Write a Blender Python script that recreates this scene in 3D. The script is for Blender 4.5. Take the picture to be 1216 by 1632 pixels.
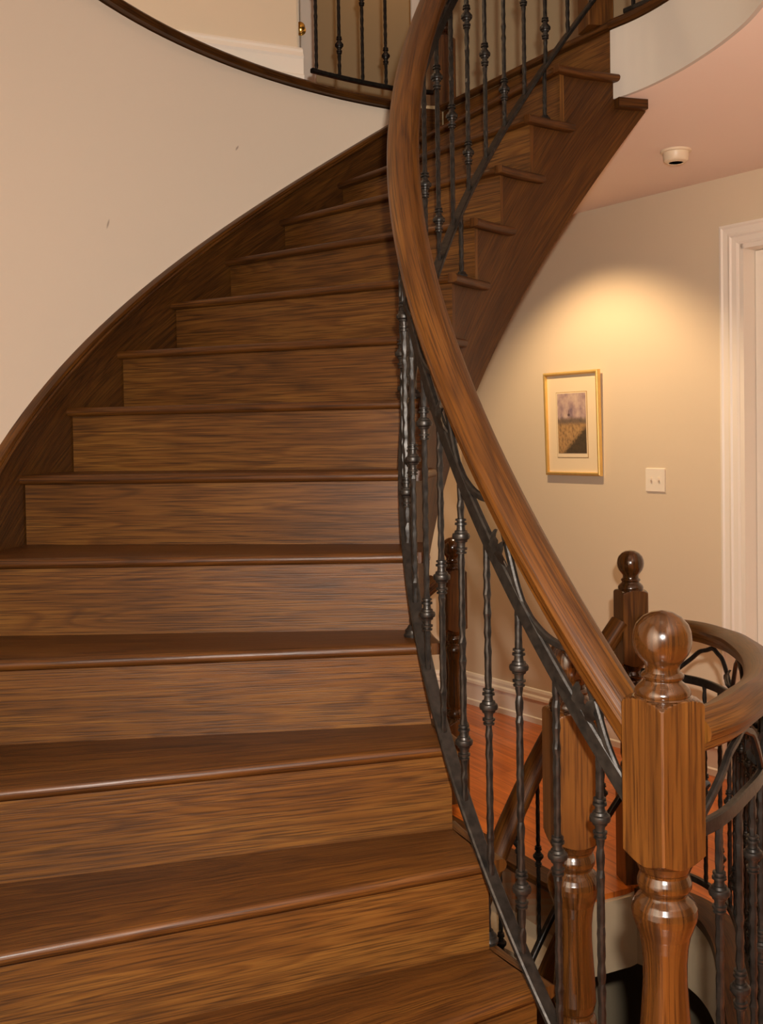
import bpy, math, random
from mathutils import Vector, Matrix
random.seed(7)
for o in list(bpy.data.objects):
    bpy.data.objects.remove(o, do_unlink=True)
sc = bpy.context.scene
C = sc.collection

# ------------------------------------------------------------------ camera
cam_d = bpy.data.cameras.new('camera'); cam = bpy.data.objects.new('camera', cam_d); C.objects.link(cam)
cam_d.sensor_fit = 'HORIZONTAL'; cam_d.sensor_width = 36.0
cam_d.lens = 1643.7 * 36.0 / 1216.0
cam_d.shift_y = -72.73 / 1216.0
cam_d.clip_start = 0.02
R_ = Vector((0.999863, -0.00045, -0.016558)); U_ = Vector((0.016564, 0.027187, 0.999493)); F_ = Vector((0, 0.99963, -0.027191))
CZ = 1.0342 + 0.57
M = Matrix(((R_.x, U_.x, -F_.x, 0), (R_.y, U_.y, -F_.y, 0), (R_.z, U_.z, -F_.z, CZ), (0, 0, 0, 1)))
cam.matrix_world = M
sc.camera = cam

# ------------------------------------------------------------------ world, lights, exposure
w = bpy.data.worlds.new('world'); sc.world = w; w.use_nodes = True
w.node_tree.nodes['Background'].inputs[0].default_value = (1.0, 0.80, 0.60, 1)
w.node_tree.nodes['Background'].inputs[1].default_value = 0.045
sc.view_settings.view_transform = 'Standard'; sc.view_settings.look = 'None'
sc.view_settings.gamma = 1.0; sc.view_settings.use_curve_mapping = False
sc.view_settings.exposure = 0.12

def lamp(name, kind, loc, energy, color, size=0.1, rot=None, **kw):
    d = bpy.data.lights.new(name, kind); d.energy = energy; d.color = color
    if kind in ('POINT', 'SPOT'): d.shadow_soft_size = size
    if kind == 'AREA': d.size = size
    for k, v in kw.items(): setattr(d, k, v)
    o = bpy.data.objects.new(name, d); C.objects.link(o); o.location = loc
    if rot: o.rotation_euler = rot
    return o
lamp('camera_flash', 'POINT', (0.05, -0.02, CZ + 0.13), 335, (1.0, 0.92, 0.83), 0.022)
lamp('foyer_fill', 'POINT', (0.25, 1.0, 5.0), 6, (1.0, 0.78, 0.55), 0.45)  # added unseen lamp, gives weak warm ambient from above
lamp('upper_hall_light', 'POINT', (-2.4, 2.8, 4.3), 48, (1.0, 0.74, 0.48), 0.15)
lamp('recess_fill', 'POINT', (0.3, 6.35, 5.2), 9, (1.0, 0.56, 0.26), 0.10)  # added lamp out of view, tints the upper recess warm brown
lamp('hall_fill', 'POINT', (3.3, 3.4, 2.1), 42, (1.0, 0.72, 0.45), 0.15)  # added fill out of view, brightens the hall and its ceiling

# ------------------------------------------------------------------ helpers
def srgb(r, g, b, a=1.0):
    f = lambda c: (c / 255 / 12.92) if c / 255 <= 0.04045 else ((c / 255 + 0.055) / 1.055) ** 2.4
    return (f(r), f(g), f(b), a)

def thing(name, label, cat, loc=(0, 0, 0), group=None, rotz=0):
    o = bpy.data.objects.new(name, None); C.objects.link(o); o.location = loc; o.rotation_euler = (0, 0, rotz)
    o.empty_display_size = 0.05
    o['label'] = label; o['category'] = cat
    if group: o['group'] = group
    return o
def tag(o, label, cat, group=None):
    o['label'] = label; o['category'] = cat
    if group: o['group'] = group
    return o
def wloc(o):
    v = Vector(o.location)
    while o.parent:
        o = o.parent; v = v + Vector(o.location)
    return v
def link(name, me, mat, parent=None, loc=None, structure=False, label=None):
    o = bpy.data.objects.new(name, me); C.objects.link(o)
    if mat and not me.materials: me.materials.append(mat)
    if parent: o.parent = parent
    if loc is not None: o.location = loc
    if structure: o['kind'] = 'structure'
    if label: o['label'] = label
    return o

def mesh(name, verts, faces, uvs=None, smooth=True, sharp=35):
    me = bpy.data.meshes.new(name)
    me.from_pydata([tuple(v) for v in verts], [], faces)
    if uvs is not None:
        ul = me.uv_layers.new(name='UVMap')
        for i, l in enumerate(me.loops): ul.data[i].uv = uvs[i]
    me.update()
    if smooth:
        me.polygons.foreach_set('use_smooth', [True] * len(me.polygons))
        me.set_sharp_from_angle(angle=math.radians(sharp))
    return me

def loft_mesh(name, rings, us=None, uvf=None, off=Vector((0, 0, 0)), closed=True, caps=True, smooth=True, sharp=35, flip=False):
    """rings: list of point lists; the grain runs from ring to ring (U), around the ring is V."""
    n = len(rings[0]); m = len(rings)
    verts = [Vector(p) - off for r in rings for p in r]
    if us is None:
        us = [0.0]
        for i in range(1, m):
            a = sum((Vector(p) for p in rings[i - 1]), Vector()) / n; b = sum((Vector(p) for p in rings[i]), Vector()) / n
            us.append(us[-1] + (b - a).length)
    mid = rings[m // 2]; vs = [0.0]
    for j in range(1, n + 1): vs.append(vs[-1] + (Vector(mid[j % n]) - Vector(mid[j - 1])).length)
    faces = []; uv = []
    for i in range(m - 1):
        for j in range(n if closed else n - 1):
            j2 = (j + 1) % n
            q = [(i * n + j, us[i], vs[j]), ((i + 1) * n + j, us[i + 1], vs[j]), ((i + 1) * n + j2, us[i + 1], vs[j + 1]), (i * n + j2, us[i], vs[j + 1])]
            if flip: q.reverse()
            faces.append([a[0] for a in q]); uv += [(a[1], a[2]) for a in q]
    if caps and closed:
        for base, rev in ((0, flip), ((m - 1) * n, not flip)):
            idx = list(range(n))
            if rev: idx.reverse()
            faces.append([base + j for j in idx])
            p0 = verts[base]
            uv += [((verts[base + j] - p0).z, (verts[base + j] - p0).xy.length) for j in idx]
    if uvf:
        flat = [v for f in faces for v in f]; uv = [uvf(v // n, verts[v] + off) for v in flat]
    return mesh(name, verts, faces, uv, smooth, sharp)
def loft(name, rings, mat, parent=None, **kw):
    lab = kw.pop('label', None); st = kw.pop('structure', False)
    off = wloc(parent) if parent else Vector((0, 0, 0))
    return link(name, loft_mesh(name, rings, off=off, **kw), mat, parent, structure=st, label=lab)

def sweep_rings(path, prof, upv=Vector((0, 0, 1)), twist=None):
    """prof: (side, up) pairs; side is horizontal right of the travel direction."""
    rings = []
    for i, p in enumerate(path):
        p = Vector(p); a = Vector(path[max(i - 1, 0)]); b = Vector(path[min(i + 1, len(path) - 1)])
        t = (b - a).normalized(); s = t.cross(upv).normalized(); u = s.cross(t).normalized()
        pr = prof(i / (len(path) - 1)) if callable(prof) else prof
        rings.append([p + s * x + u * y for x, y in pr])
    return rings
def circ(r, n=10, ry=None):
    ry = r if ry is None else ry
    return [(r * math.cos(2 * math.pi * i / n), ry * math.sin(2 * math.pi * i / n)) for i in range(n)]
def rect(wd, hg): return [(-wd / 2, -hg / 2), (wd / 2, -hg / 2), (wd / 2, hg / 2), (-wd / 2, hg / 2)]
def crect(wd, hg, c):
    a, b = wd / 2, hg / 2
    return [(-a + c, -b), (a - c, -b), (a, -b + c), (a, b - c), (a - c, b), (-a + c, b), (-a, b - c), (-a, -b + c)]
def spline(pts, n=8):
    pts = [Vector(p) for p in pts]; out = []
    for i in range(len(pts) - 1):
        p0 = pts[max(i - 1, 0)]; p1 = pts[i]; p2 = pts[i + 1]; p3 = pts[min(i + 2, len(pts) - 1)]
        for j in range(n):
            t = j / n
            out.append(0.5 * ((2 * p1) + (p2 - p0) * t + (2 * p0 - 5 * p1 + 4 * p2 - p3) * t * t + (3 * p1 - p0 - 3 * p2 + p3) * t ** 3))
    out.append(pts[-1]); return out
def box_mesh(name, lo, hi, bev=0.0, off=Vector((0, 0, 0))):
    x0, y0, z0 = lo; x1, y1, z1 = hi
    b = bev
    prof = [(x0 + b, y0), (x1 - b, y0), (x1, y0 + b), (x1, y1 - b), (x1 - b, y1), (x0 + b, y1), (x0, y1 - b), (x0, y0 + b)] if b else [(x0, y0), (x1, y0), (x1, y1), (x0, y1)]
    cx, cy = (x0 + x1) / 2, (y0 + y1) / 2
    def ins(d): return [(x + (d if x < cx else -d) , y + (d if y < cy else -d)) for x, y in prof]
    if b: levels = [(z0, ins(b * .6)), (z0 + b, prof), (z1 - b, prof), (z1, ins(b * .6))]
    else: levels = [(z0, prof), (z1, prof)]
    rings = [[Vector((x, y, z)) for x, y in pr] for z, pr in levels]
    return loft_mesh(name, rings, off=off, smooth=False, flip=True)
def lathe_mesh(name, prof, n=16, square=None, rot=0.0):
    """prof: (z, r) from bottom to top; square: (z0, z1, half) keeps the block square between two heights."""
    rings = []; flags = []
    if square:
        fine = []
        for (z0, r0), (z1, r1) in zip(prof[:-1], prof[1:]):
            m = max(1, int((z1 - z0) / 0.0015)) if abs(r1 - r0) > 1e-4 else 1
            fine += [(z0 + (z1 - z0) * j / m, r0 + (r1 - r0) * j / m) for j in range(m)]
        prof = fine + [prof[-1]]
    angs = []
    for i in range(n):
        a = 2 * math.pi * i / n
        if square and abs(math.degrees(a) % 90 - 45) < 1e-3: angs += [a - math.radians(1.9), a + math.radians(1.9)]
        else: angs.append(a)
    for z, r in prof:
        ring = []
        for a in angs:
            rr = r
            if square:
                for z0, z1, hs in square:
                    if z0 <= z <= z1:
                        rr = min(r, hs / max(abs(math.cos(a)), abs(math.sin(a))))
            flags.append(rr < r - 1e-6)
            ring.append(Vector((rr * math.cos(a + rot), rr * math.sin(a + rot), z)))
        rings.append(ring)
    us = [p[0] for p in prof]
    me = loft_mesh(name, rings, us=us, flip=True, sharp=32 if square else 40)
    if square:
        for pg in me.polygons: pg.material_index = 0 if sum(flags[v] for v in pg.vertices) * 2 >= len(pg.vertices) else 1
    return me

# ------------------------------------------------------------------ materials
def nmat(name):
    m = bpy.data.materials.new(name); m.use_nodes = True
    nt = m.node_tree; b = nt.nodes['Principled BSDF']
    return m, nt, b
def N(nt, t, **kw):
    n = nt.nodes.new(t)
    for k, v in kw.items(): setattr(n, k, v)
    return n
def ramp(nt, src, stops):
    r = N(nt, 'ShaderNodeValToRGB'); e = r.color_ramp.elements
    e[0].position, e[0].color = stops[0]; e[1].position, e[1].color = stops[-1]
    for p_, c_ in stops[1:-1]:
        x = e.new(p_); x.color = c_
    nt.links.new(src, r.inputs[0]); return r.outputs[0]
def mixc(nt, fac, a, b, mode='MIX'):
    m = N(nt, 'ShaderNodeMix', data_type='RGBA', blend_type=mode)
    L = nt.links
    if isinstance(fac, (int, float)): m.inputs[0].default_value = fac
    else: L.new(fac, m.inputs[0])
    for i, s in ((6, a), (7, b)):
        if isinstance(s, tuple): m.inputs[i].default_value = s
        else: L.new(s, m.inputs[i])
    return m.outputs[2]
def mth(nt, op, a, b=None):
    m = N(nt, 'ShaderNodeMath', operation=op)
    for i, s in enumerate((a, b)):
        if s is None: continue
        if isinstance(s, (int, float)): m.inputs[i].default_value = s
        else: nt.links.new(s, m.inputs[i])
    return m.outputs[0]

def wood(name, dark, mid, light, rough=0.35, coat=0.25, grain=1.0, bump=0.15, spec=0.5):
    m, nt, b = nmat(name); L = nt.links
    uv = N(nt, 'ShaderNodeUVMap'); oi = N(nt, 'ShaderNodeObjectInfo')
    sep = N(nt, 'ShaderNodeSeparateXYZ'); L.new(uv.outputs[0], sep.inputs[0])
    rnd = mth(nt, 'MULTIPLY', oi.outputs['Random'], 37.0)
    def vec(sx, sy, oz=0.0):
        c = N(nt, 'ShaderNodeCombineXYZ')
        L.new(mth(nt, 'ADD', mth(nt, 'MULTIPLY', sep.outputs[0], sx), rnd), c.inputs[0])
        L.new(mth(nt, 'ADD', mth(nt, 'MULTIPLY', sep.outputs[1], sy), oz), c.inputs[1])
        L.new(rnd, c.inputs[2]); return c.outputs[0]
    # cathedral figure: rings of a slowly wandering field
    big = N(nt, 'ShaderNodeTexNoise'); L.new(vec(0.9, 11.0), big.inputs['Vector']); big.inputs['Scale'].default_value = 1.0; big.inputs['Detail'].default_value = 1.5
    fig = mth(nt, 'FRACT', mth(nt, 'MULTIPLY', big.outputs[0], 13.0 * grain))
    figc = ramp(nt, fig, [(0.0, (0.15, 0.15, 0.15, 1)), (0.3, (0.75, 0.75, 0.75, 1)), (0.8, (0.9, 0.9, 0.9, 1)), (1.0, (0.15, 0.15, 0.15, 1))])
    pore = N(nt, 'ShaderNodeTexNoise'); L.new(vec(7.0, 320.0), pore.inputs['Vector']); pore.inputs['Scale'].default_value = 1.0; pore.inputs['Detail'].default_value = 3.0
    porec = ramp(nt, pore.outputs[0], [(0.36, (0, 0, 0, 1)), (0.52, (1, 1, 1, 1))])
    streak = N(nt, 'ShaderNodeTexNoise'); L.new(vec(2.0, 130.0), streak.inputs['Vector']); streak.inputs['Scale'].default_value = 1.0; streak.inputs['Detail'].default_value = 4.0
    blot = N(nt, 'ShaderNodeTexNoise'); L.new(vec(2.6, 8.0, 9.0), blot.inputs['Vector']); blot.inputs['Scale'].default_value = 1.0; blot.inputs['Detail'].default_value = 3.0
    t = mth(nt, 'ADD', mth(nt, 'ADD', mth(nt, 'MULTIPLY', figc, 0.24), 0.12), mth(nt, 'MULTIPLY', streak.outputs[0], 0.44))
    t = mth(nt, 'ADD', t, mth(nt, 'MULTIPLY', mth(nt, 'SUBTRACT', blot.outputs[0], 0.5), 0.55))
    col = ramp(nt, t, [(0.08, dark), (0.50, mid), (0.92, light)])
    col = mixc(nt, mth(nt, 'MULTIPLY', mth(nt, 'SUBTRACT', 1.0, porec), 0.7), col, dark)
    L.new(col, b.inputs['Base Color'])
    b.inputs['Roughness'].default_value = rough; b.inputs['Coat Weight'].default_value = coat; b.inputs['Coat Roughness'].default_value = 0.22
    b.inputs['Specular IOR Level'].default_value = spec
    bp = N(nt, 'ShaderNodeBump'); bp.inputs['Strength'].default_value = bump; bp.inputs['Distance'].default_value = 0.002
    L.new(porec, bp.inputs['Height']); L.new(bp.outputs[0], b.inputs['Normal'])
    return m
OAK = wood('stained_oak', srgb(31, 15, 4), srgb(70, 40, 11), srgb(104, 66, 22), rough=0.45, coat=0.0, spec=0.22)
OAK_TREAD = wood('tread_oak', srgb(36, 18, 5), srgb(77, 44, 14), srgb(110, 69, 24), rough=0.4, coat=0.03, spec=0.26)
OAK_RISER = wood('riser_oak', srgb(38, 20, 6), srgb(88, 53, 18), srgb(126, 85, 35), rough=0.45, coat=0.0, spec=0.22)
OAK_RAIL = wood('rail_oak', srgb(36, 17, 4), srgb(80, 46, 12), srgb(114, 72, 24), rough=0.38, coat=0.06, grain=0.7, spec=0.26)
OAK_NEWEL = wood('newel_oak', srgb(42, 21, 7), srgb(84, 50, 17), srgb(116, 76, 31), rough=0.32, coat=0.4, grain=0.8, bump=0.08)
OAK_TURNED = wood('turned_oak', srgb(30, 15, 5), srgb(62, 35, 11), srgb(94, 57, 21), rough=0.15, coat=0.35, grain=0.8, bump=0.03)

def paint(name, col, rough=0.75, bump=0.03, scale=180.0, var=0.012):
    m, nt, b = nmat(name); L = nt.links
    tc = N(nt, 'ShaderNodeTexCoord')
    n1 = N(nt, 'ShaderNodeTexNoise'); L.new(tc.outputs['Object'], n1.inputs['Vector']); n1.inputs['Scale'].default_value = 1.3; n1.inputs['Detail'].default_value = 4
    c2 = tuple(c * (1 - var * 2) for c in col[:3]) + (1,); c1 = tuple(min(1, c * (1 + var)) for c in col[:3]) + (1,)
    L.new(mixc(nt, n1.outputs[0], c2, c1), b.inputs['Base Color'])
    n2 = N(nt, 'ShaderNodeTexNoise'); L.new(tc.outputs['Object'], n2.inputs['Vector']); n2.inputs['Scale'].default_value = scale
    bp = N(nt, 'ShaderNodeBump'); bp.inputs['Strength'].default_value = bump; bp.inputs['Distance'].default_value = 0.001
    L.new(n2.outputs[0], bp.inputs['Height']); L.new(bp.outputs[0], b.inputs['Normal'])
    b.inputs['Roughness'].default_value = rough
    return m
WALL = paint('beige_wall_paint', srgb(218, 199, 170))  # same paint as the curved wall, lighting difference put into a lower tone
WALL_DIM = paint('dimmed_wall_paint', srgb(172, 153, 118))  # same wall paint again, dim upstairs light put into a darker colour
CEIL = paint('ceiling_paint', srgb(240, 222, 208))
FASCIA = paint('fascia_paint', srgb(194, 186, 174))
WHITE = paint('white_trim_paint', srgb(238, 228, 212), rough=0.4, bump=0.01)
CREAM = paint('basement_paint', srgb(176, 157, 128))
PLASTIC = paint('ivory_plastic', srgb(226, 208, 178), rough=0.4, bump=0.0)
SWITCHW = paint('switch_plastic', srgb(238, 226, 206), rough=0.35, bump=0.0)

def scuffed_wall():
    m = paint('curved_wall_paint', srgb(232, 216, 194)); nt = m.node_tree; b = nt.nodes['Principled BSDF']; L = nt.links
    src = b.inputs['Base Color'].links[0].from_socket
    geo = N(nt, 'ShaderNodeTexCoord')
    for (x, y, z), (tx, ty), (sx, sz), lean in (((-0.867, 3.338, 2.308), (.351, .936), (0.006, 0.019), 0.75), ((-0.527, 3.938, 2.712), (.622, .783), (0.006, 0.012), 1.1)):
        s = N(nt, 'ShaderNodeSeparateXYZ'); L.new(geo.outputs['Object'], s.inputs[0])
        dz = mth(nt, 'SUBTRACT', s.outputs[2], z); dx = mth(nt, 'SUBTRACT', s.outputs[0], x); dy = mth(nt, 'SUBTRACT', s.outputs[1], y)
        t = mth(nt, 'ADD', mth(nt, 'MULTIPLY', dx, tx), mth(nt, 'MULTIPLY', dy, ty))
        t = mth(nt, 'SUBTRACT', t, mth(nt, 'MULTIPLY', dz, lean * 0.6))
        d = mth(nt, 'ADD', mth(nt, 'POWER', mth(nt, 'ABSOLUTE', mth(nt, 'DIVIDE', t, sx)), 2.0), mth(nt, 'POWER', mth(nt, 'ABSOLUTE', mth(nt, 'DIVIDE', dz, sz)), 2.0))
        f = ramp(nt, d, [(0.1, (0.6, 0.6, 0.6, 1)), (1.0, (0, 0, 0, 1))])
        src = mixc(nt, f, src, srgb(120, 96, 76))
    L.new(src, b.inputs['Base Color']); return m
WALL_CURVED = scuffed_wall()

def iron():
    m, nt, b = nmat('wrought_iron'); L = nt.links
    tc = N(nt, 'ShaderNodeTexCoord')
    n1 = N(nt, 'ShaderNodeTexNoise'); L.new(tc.outputs['Object'], n1.inputs['Vector']); n1.inputs['Scale'].default_value = 60; n1.inputs['Detail'].default_value = 4
    L.new(ramp(nt, n1.outputs[0], [(0.3, srgb(27, 24, 21)), (0.7, srgb(50, 45, 40))]), b.inputs['Base Color'])
    b.inputs['Metallic'].default_value = 0.55; b.inputs['Roughness'].default_value = 0.38
    bp = N(nt, 'ShaderNodeBump'); bp.inputs['Strength'].default_value = 0.35; bp.inputs['Distance'].default_value = 0.002
    L.new(n1.outputs[0], bp.inputs['Height']); L.new(bp.outputs[0], b.inputs['Normal'])
    return m
IRON = iron()
def metal(name, col, rough=0.3):
    m, nt, b = nmat(name); tc = N(nt, 'ShaderNodeTexCoord')
    n1 = N(nt, 'ShaderNodeTexNoise'); nt.links.new(tc.outputs['Object'], n1.inputs['Vector']); n1.inputs['Scale'].default_value = 35
    c2 = tuple(c * 0.8 for c in col[:3]) + (1,)
    nt.links.new(mixc(nt, n1.outputs[0], c2, col), b.inputs['Base Color'])
    b.inputs['Metallic'].default_value = 1.0; b.inputs['Roughness'].default_value = rough; return m
GOLD = metal('gilt_frame', srgb(244, 204, 122), 0.42); GOLD.node_tree.nodes['Principled BSDF'].inputs['Metallic'].default_value = 0.55
BRASS = metal('brass', srgb(226, 178, 84), 0.16)

def hall_floor():
    m, nt, b = nmat('hall_hardwood'); L = nt.links
    tc = N(nt, 'ShaderNodeTexCoord'); mp = N(nt, 'ShaderNodeMapping'); mp.inputs['Rotation'].default_value = (0, 0, math.radians(62))
    L.new(tc.outputs['Object'], mp.inputs['Vector'])
    br = N(nt, 'ShaderNodeTexBrick'); L.new(mp.outputs[0], br.inputs['Vector'])
    br.inputs['Color1'].default_value = srgb(206, 112, 34); br.inputs['Color2'].default_value = srgb(186, 96, 26); br.inputs['Mortar'].default_value = srgb(84, 34, 10)
    br.inputs['Scale'].default_value = 1.0; br.inputs['Brick Width'].default_value = 0.9; br.inputs['Row Height'].default_value = 0.082; br.inputs['Mortar Size'].default_value = 0.0012
    mp2 = N(nt, 'ShaderNodeMapping'); mp2.inputs['Scale'].default_value = (3, 40, 1); L.new(mp.outputs[0], mp2.inputs['Vector'])
    n1 = N(nt, 'ShaderNodeTexNoise'); L.new(mp2.outputs[0], n1.inputs['Vector']); n1.inputs['Scale'].default_value = 1.0; n1.inputs['Detail'].default_value = 5
    g = ramp(nt, n1.outputs[0], [(0.35, (0.55, 0.5, 0.45, 1)), (0.65, (1, 1, 1, 1))])
    L.new(mixc(nt, 0.8, br.outputs[0], g, 'MULTIPLY'), b.inputs['Base Color'])
    b.inputs['Roughness'].default_value = 0.28; b.inputs['Coat Weight'].default_value = 0.3
    return m
FLOOR = hall_floor()

UP = Vector((0, 0, 1))
# ------------------------------------------------------------------ stair layout (metres; hall floor is z = 0)
ZF = 0.57; RISE = 0.19
OX, OY = 1.20597, 2.56054
RI, RO = 1.12428, 2.19572
DA, TH0 = 0.1350029, 3.7202529
DEL = {1: (.0228, -.0193), 2: (.0149, -.013), 3: (.0247, -.0159), 4: (.028, -.007), 5: (.0081, -.0171), 6: (-.0027, -.0118), 7: (-.002, -.0075),
       8: (-.0002, -.0058), 9: (0, -.0041), 10: (.0046, -.0004), 11: (.0043, -.0029), 12: (.015, -.0101)}
def ang(k): return TH0 - DA * k
def S(r, k, z=0.0): a = ang(k); return Vector((OX + r * math.cos(a), OY + r * math.sin(a), z))
def zt(k): return ZF + RISE * k                     # top of tread k; pitch line
def ends(k):
    if k == 13: return Vector((0.832, 3.635, 0)), Vector((0.292, 4.515, 0))
    di, do = DEL.get(k, (.02, -.018))
    a = ang(k)
    return (Vector((OX + RI * math.cos(a + di), OY + RI * math.sin(a + di), 0)), Vector((OX + RO * math.cos(a + do), OY + RO * math.sin(a + do), 0)))
NOSE = 0.026; TT = 0.026
TOPZ = zt(13); CEILZ = TOPZ - 0.27

# ------------------------------------------------------------------ structure: walls, floors
# curved wall behind the stairs
RW = RO + 0.018
ks = [0.0 + i * 0.25 for i in range(int(11.93 / 0.25) + 1)] + [11.93]
def wall_line(r):
    t = S(r, 0.0); return [Vector((t.x - 0.42, -3.2, 0)), Vector((t.x - 0.20, t.y - 1.2, 0)), Vector((t.x - 0.09, t.y - 0.4, 0))] + [S(r, k) for k in ks]
rings = [[a, b, b + UP * (TOPZ - 0.03), a + UP * (TOPZ - 0.03)] for a, b in zip(wall_line(RW), wall_line(RW + 0.10))]
loft('wall_left', rings, WALL_CURVED, structure=True)
# dark nosing along the upper floor edge above that wall
def nosing_prof(th=0.03, out=0.034, back=0.06):
    return [(-back, -th), (out - .008, -th), (out, -th * .7), (out, -th * .3), (out - .008, 0), (-back, 0)]
path = [v + UP * (TOPZ + 0.004) for v in wall_line(RW)]
loft('trim_1', sweep_rings(path, nosing_prof()), OAK, structure=True)

def poly_slab(name, pts, z0, z1, mat):
    rings = [[Vector((x, y, z)) for x, y in pts] for z in (z0, z1)]
    m = len(pts)
    vs = [v for r in rings for v in r]
    faces = [[i, (i + 1) % m, m + (i + 1) % m, m + i] for i in range(m)]
    from mathutils.geometry import tessellate_polygon
    tris = tessellate_polygon([rings[0]])
    for t in tris:
        faces.append(list(t)); faces.append([m + t[2], m + t[1], m + t[0]])
    me = mesh(name, vs, faces, smooth=False)
    import bmesh
    bm = bmesh.new(); bm.from_mesh(me); bmesh.ops.recalc_face_normals(bm, faces=bm.faces); bm.to_mesh(me); bm.free()
    return link(name, me, mat, structure=True)

def vwall(name, a, b, z0, z1, mat, th=0.1):
    t = (Vector(b) - Vector(a)).normalized(); s = -t.cross(UP) * th
    rings = [[Vector(a) + UP * z, Vector(b) + UP * z, Vector(b) + s + UP * z, Vector(a) + s + UP * z] for z in (z0, z1)]
    return loft(name, rings, mat, structure=True, smooth=False)
# guard path around the basement stairwell (plan + handrail height)
GUARD = spline([(0.50, 1.685, 1.114), (0.575, 1.755, 1.114), (0.655, 1.868, 1.112), (0.73, 2.00, 1.10), (0.805, 2.18, 1.085), (0.915, 2.53, 1.045), (1.02, 2.95, 0.992), (1.08, 3.25, 0.95), (1.05, 3.46, 0.938), (0.91, 3.63, 0.932)], 8)
KB = 12.1                                                   # top riser of the basement flight
well = [S(RO, k) for k in [KB - 0.4 * i for i in range(30)]]
well = [(v.x, v.y) for v in well] + [(S(RO, .3).x, S(RO, .3).y), (S(1.2, .3).x, S(1.2, .3).y), (0.42, 2.16), (0.60, 2.16), (0.76, 2.22)]
well += [(v.x - 0.03, v.y) for v in GUARD[36:]] + [(0.84, 3.60), (S(1.10, KB).x, S(1.10, KB).y)]
# hall floor = big sheet around the well: split left/right by bridging the well to the outer border
outer_b = [(-4, -3.5), (5, -3.5), (5, 9), (-4, 9)]
i0 = len(well) - 1
flo = [(-4, 9)] + [(-4, -3.5), (5, -3.5), (5, 9)] + [(well[0][0] + 0.0005, 9)] + [well[0]] + list(reversed(well[1:])) + [(well[0][0] - 0.0005, well[0][1])] + [(well[0][0] - 0.0005, 9)]
poly_slab('floor', flo, -0.25, 0.0, FLOOR)
# cream walls that line the well below the hall floor
def ribbon(name, pts, z0, z1, th, mat):
    rings = []
    P_ = [Vector((x, y, 0)) for x, y in pts]
    for i, q in enumerate(P_):
        t = (P_[min(i + 1, len(P_) - 1)] - P_[max(i - 1, 0)]).normalized(); s = t.cross(UP)
        rings.append([q + UP * z0, q + s * th + UP * z0, q + s * th + UP * z1, q + UP * z1])
    return loft(name, rings, mat, structure=True, smooth=True)
ribbon('wall_basement_outer', list(reversed(well[:31])), -2.9, -0.02, 0.12, CREAM)
ribbon('wall_well_edge', list(reversed(well[31:])), -0.27, -0.02, 0.02, CREAM)
vwall('wall_basement_back', Vector((-2.5, 6.0, 0)), Vector((3.4, 6.0, 0)), -2.9, -0.25, CREAM)
vwall('wall_basement_right', Vector((3.0, 6.0, 0)), Vector((3.0, -1, 0)), -2.9, -0.25, CREAM)
vwall('wall_basement_front', Vector((3.0, -0.6, 0)), Vector((-2.5, -0.6, 0)), -2.9, -0.25, CREAM)
poly_slab('floor_basement', [(-2.5, -1), (3, -1), (3, 6), (-2.5, 6)], -3.0, -2.9, CREAM)
# dark nosing on the hall floor edge at the well and round the guard
loft('trim_2', sweep_rings([S(RO, KB, 0.006), S(1.9, KB, 0.006), S(1.5, KB, 0.006), S(1.13, KB, 0.006)], [(s_, u_) for s_, u_ in nosing_prof()]), OAK, structure=True)
loft('trim_3', sweep_rings([Vector((v.x, v.y, 0.006)) for v in GUARD[32:]], [(-.06, -.03), (.05, -.03), (.05, 0), (-.06, 0)]), OAK, structure=True)

# right hall wall (plane through the two measured base points)
W0 = Vector((0.4863, 6.2151, 0)); WD = Vector((0.5995, -0.8004, 0)); WN = Vector((-0.8004, -0.5995, 0))
def WP(u, z, o=0.0): return W0 + WD * u + WN * o + UP * z
def wallbox(name, u0, u1, z0, z1, o0, o1, mat, parent=None, structure=False, bev=0.0):
    off = wloc(parent) if parent else Vector((0, 0, 0))
    pr = [(u0, o0), (u1, o0), (u1, o1), (u0, o1)]
    rings = [[WP(u, z, o) for u, o in pr] for z in (z0, z1)]
    if bev:
        rings = [[WP(u + (bev if u == u0 else -bev), z, o - (bev if o == o1 else 0)) for u, o in pr] for z in (z0,)] + [[WP(u, z, o) for u, o in pr] for z in (z0 + bev, z1 - bev)] + [[WP(u + (bev if u == u0 else -bev), z, o - (bev if o == o1 else 0)) for u, o in pr] for z in (z1,)]
    return link(name, loft_mesh(name, rings, off=off, smooth=False), mat, parent, structure=structure)
DU0, DU1, DZ = 1.915, 2.80, 2.470                        # door opening in the right wall
def wall_with_door():
    zs = CEILZ + 0.02
    vs = []; fs = []
    def q(u0, u1, z0, z1):
        b = len(vs); vs.extend([WP(u0, z0), WP(u1, z0), WP(u1, z1), WP(u0, z1)]); fs.append([b, b + 1, b + 2, b + 3])
    q(0, DU0, 0, zs); q(DU1, 5.0, 0, zs); q(DU0, DU1, DZ, zs)
    me = mesh('wall_right', vs, fs, smooth=False); o = link('wall_right', me, WALL, structure=True)
    md = o.modifiers.new('th', 'SOLIDIFY'); md.thickness = 0.12; md.offset = 1 if False else -1
    return o
wall_with_door()
# far hall wall leaving the corner to the left
loft('wall_back', [[W0 + Vector((0.02, 0, z)) , W0 + Vector((-3.2, 0.5, z)), W0 + Vector((-3.2, 0.62, z)), W0 + Vector((0.02, .12, z))] for z in (0, CEILZ + .02)], WALL, structure=True, smooth=False)

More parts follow.
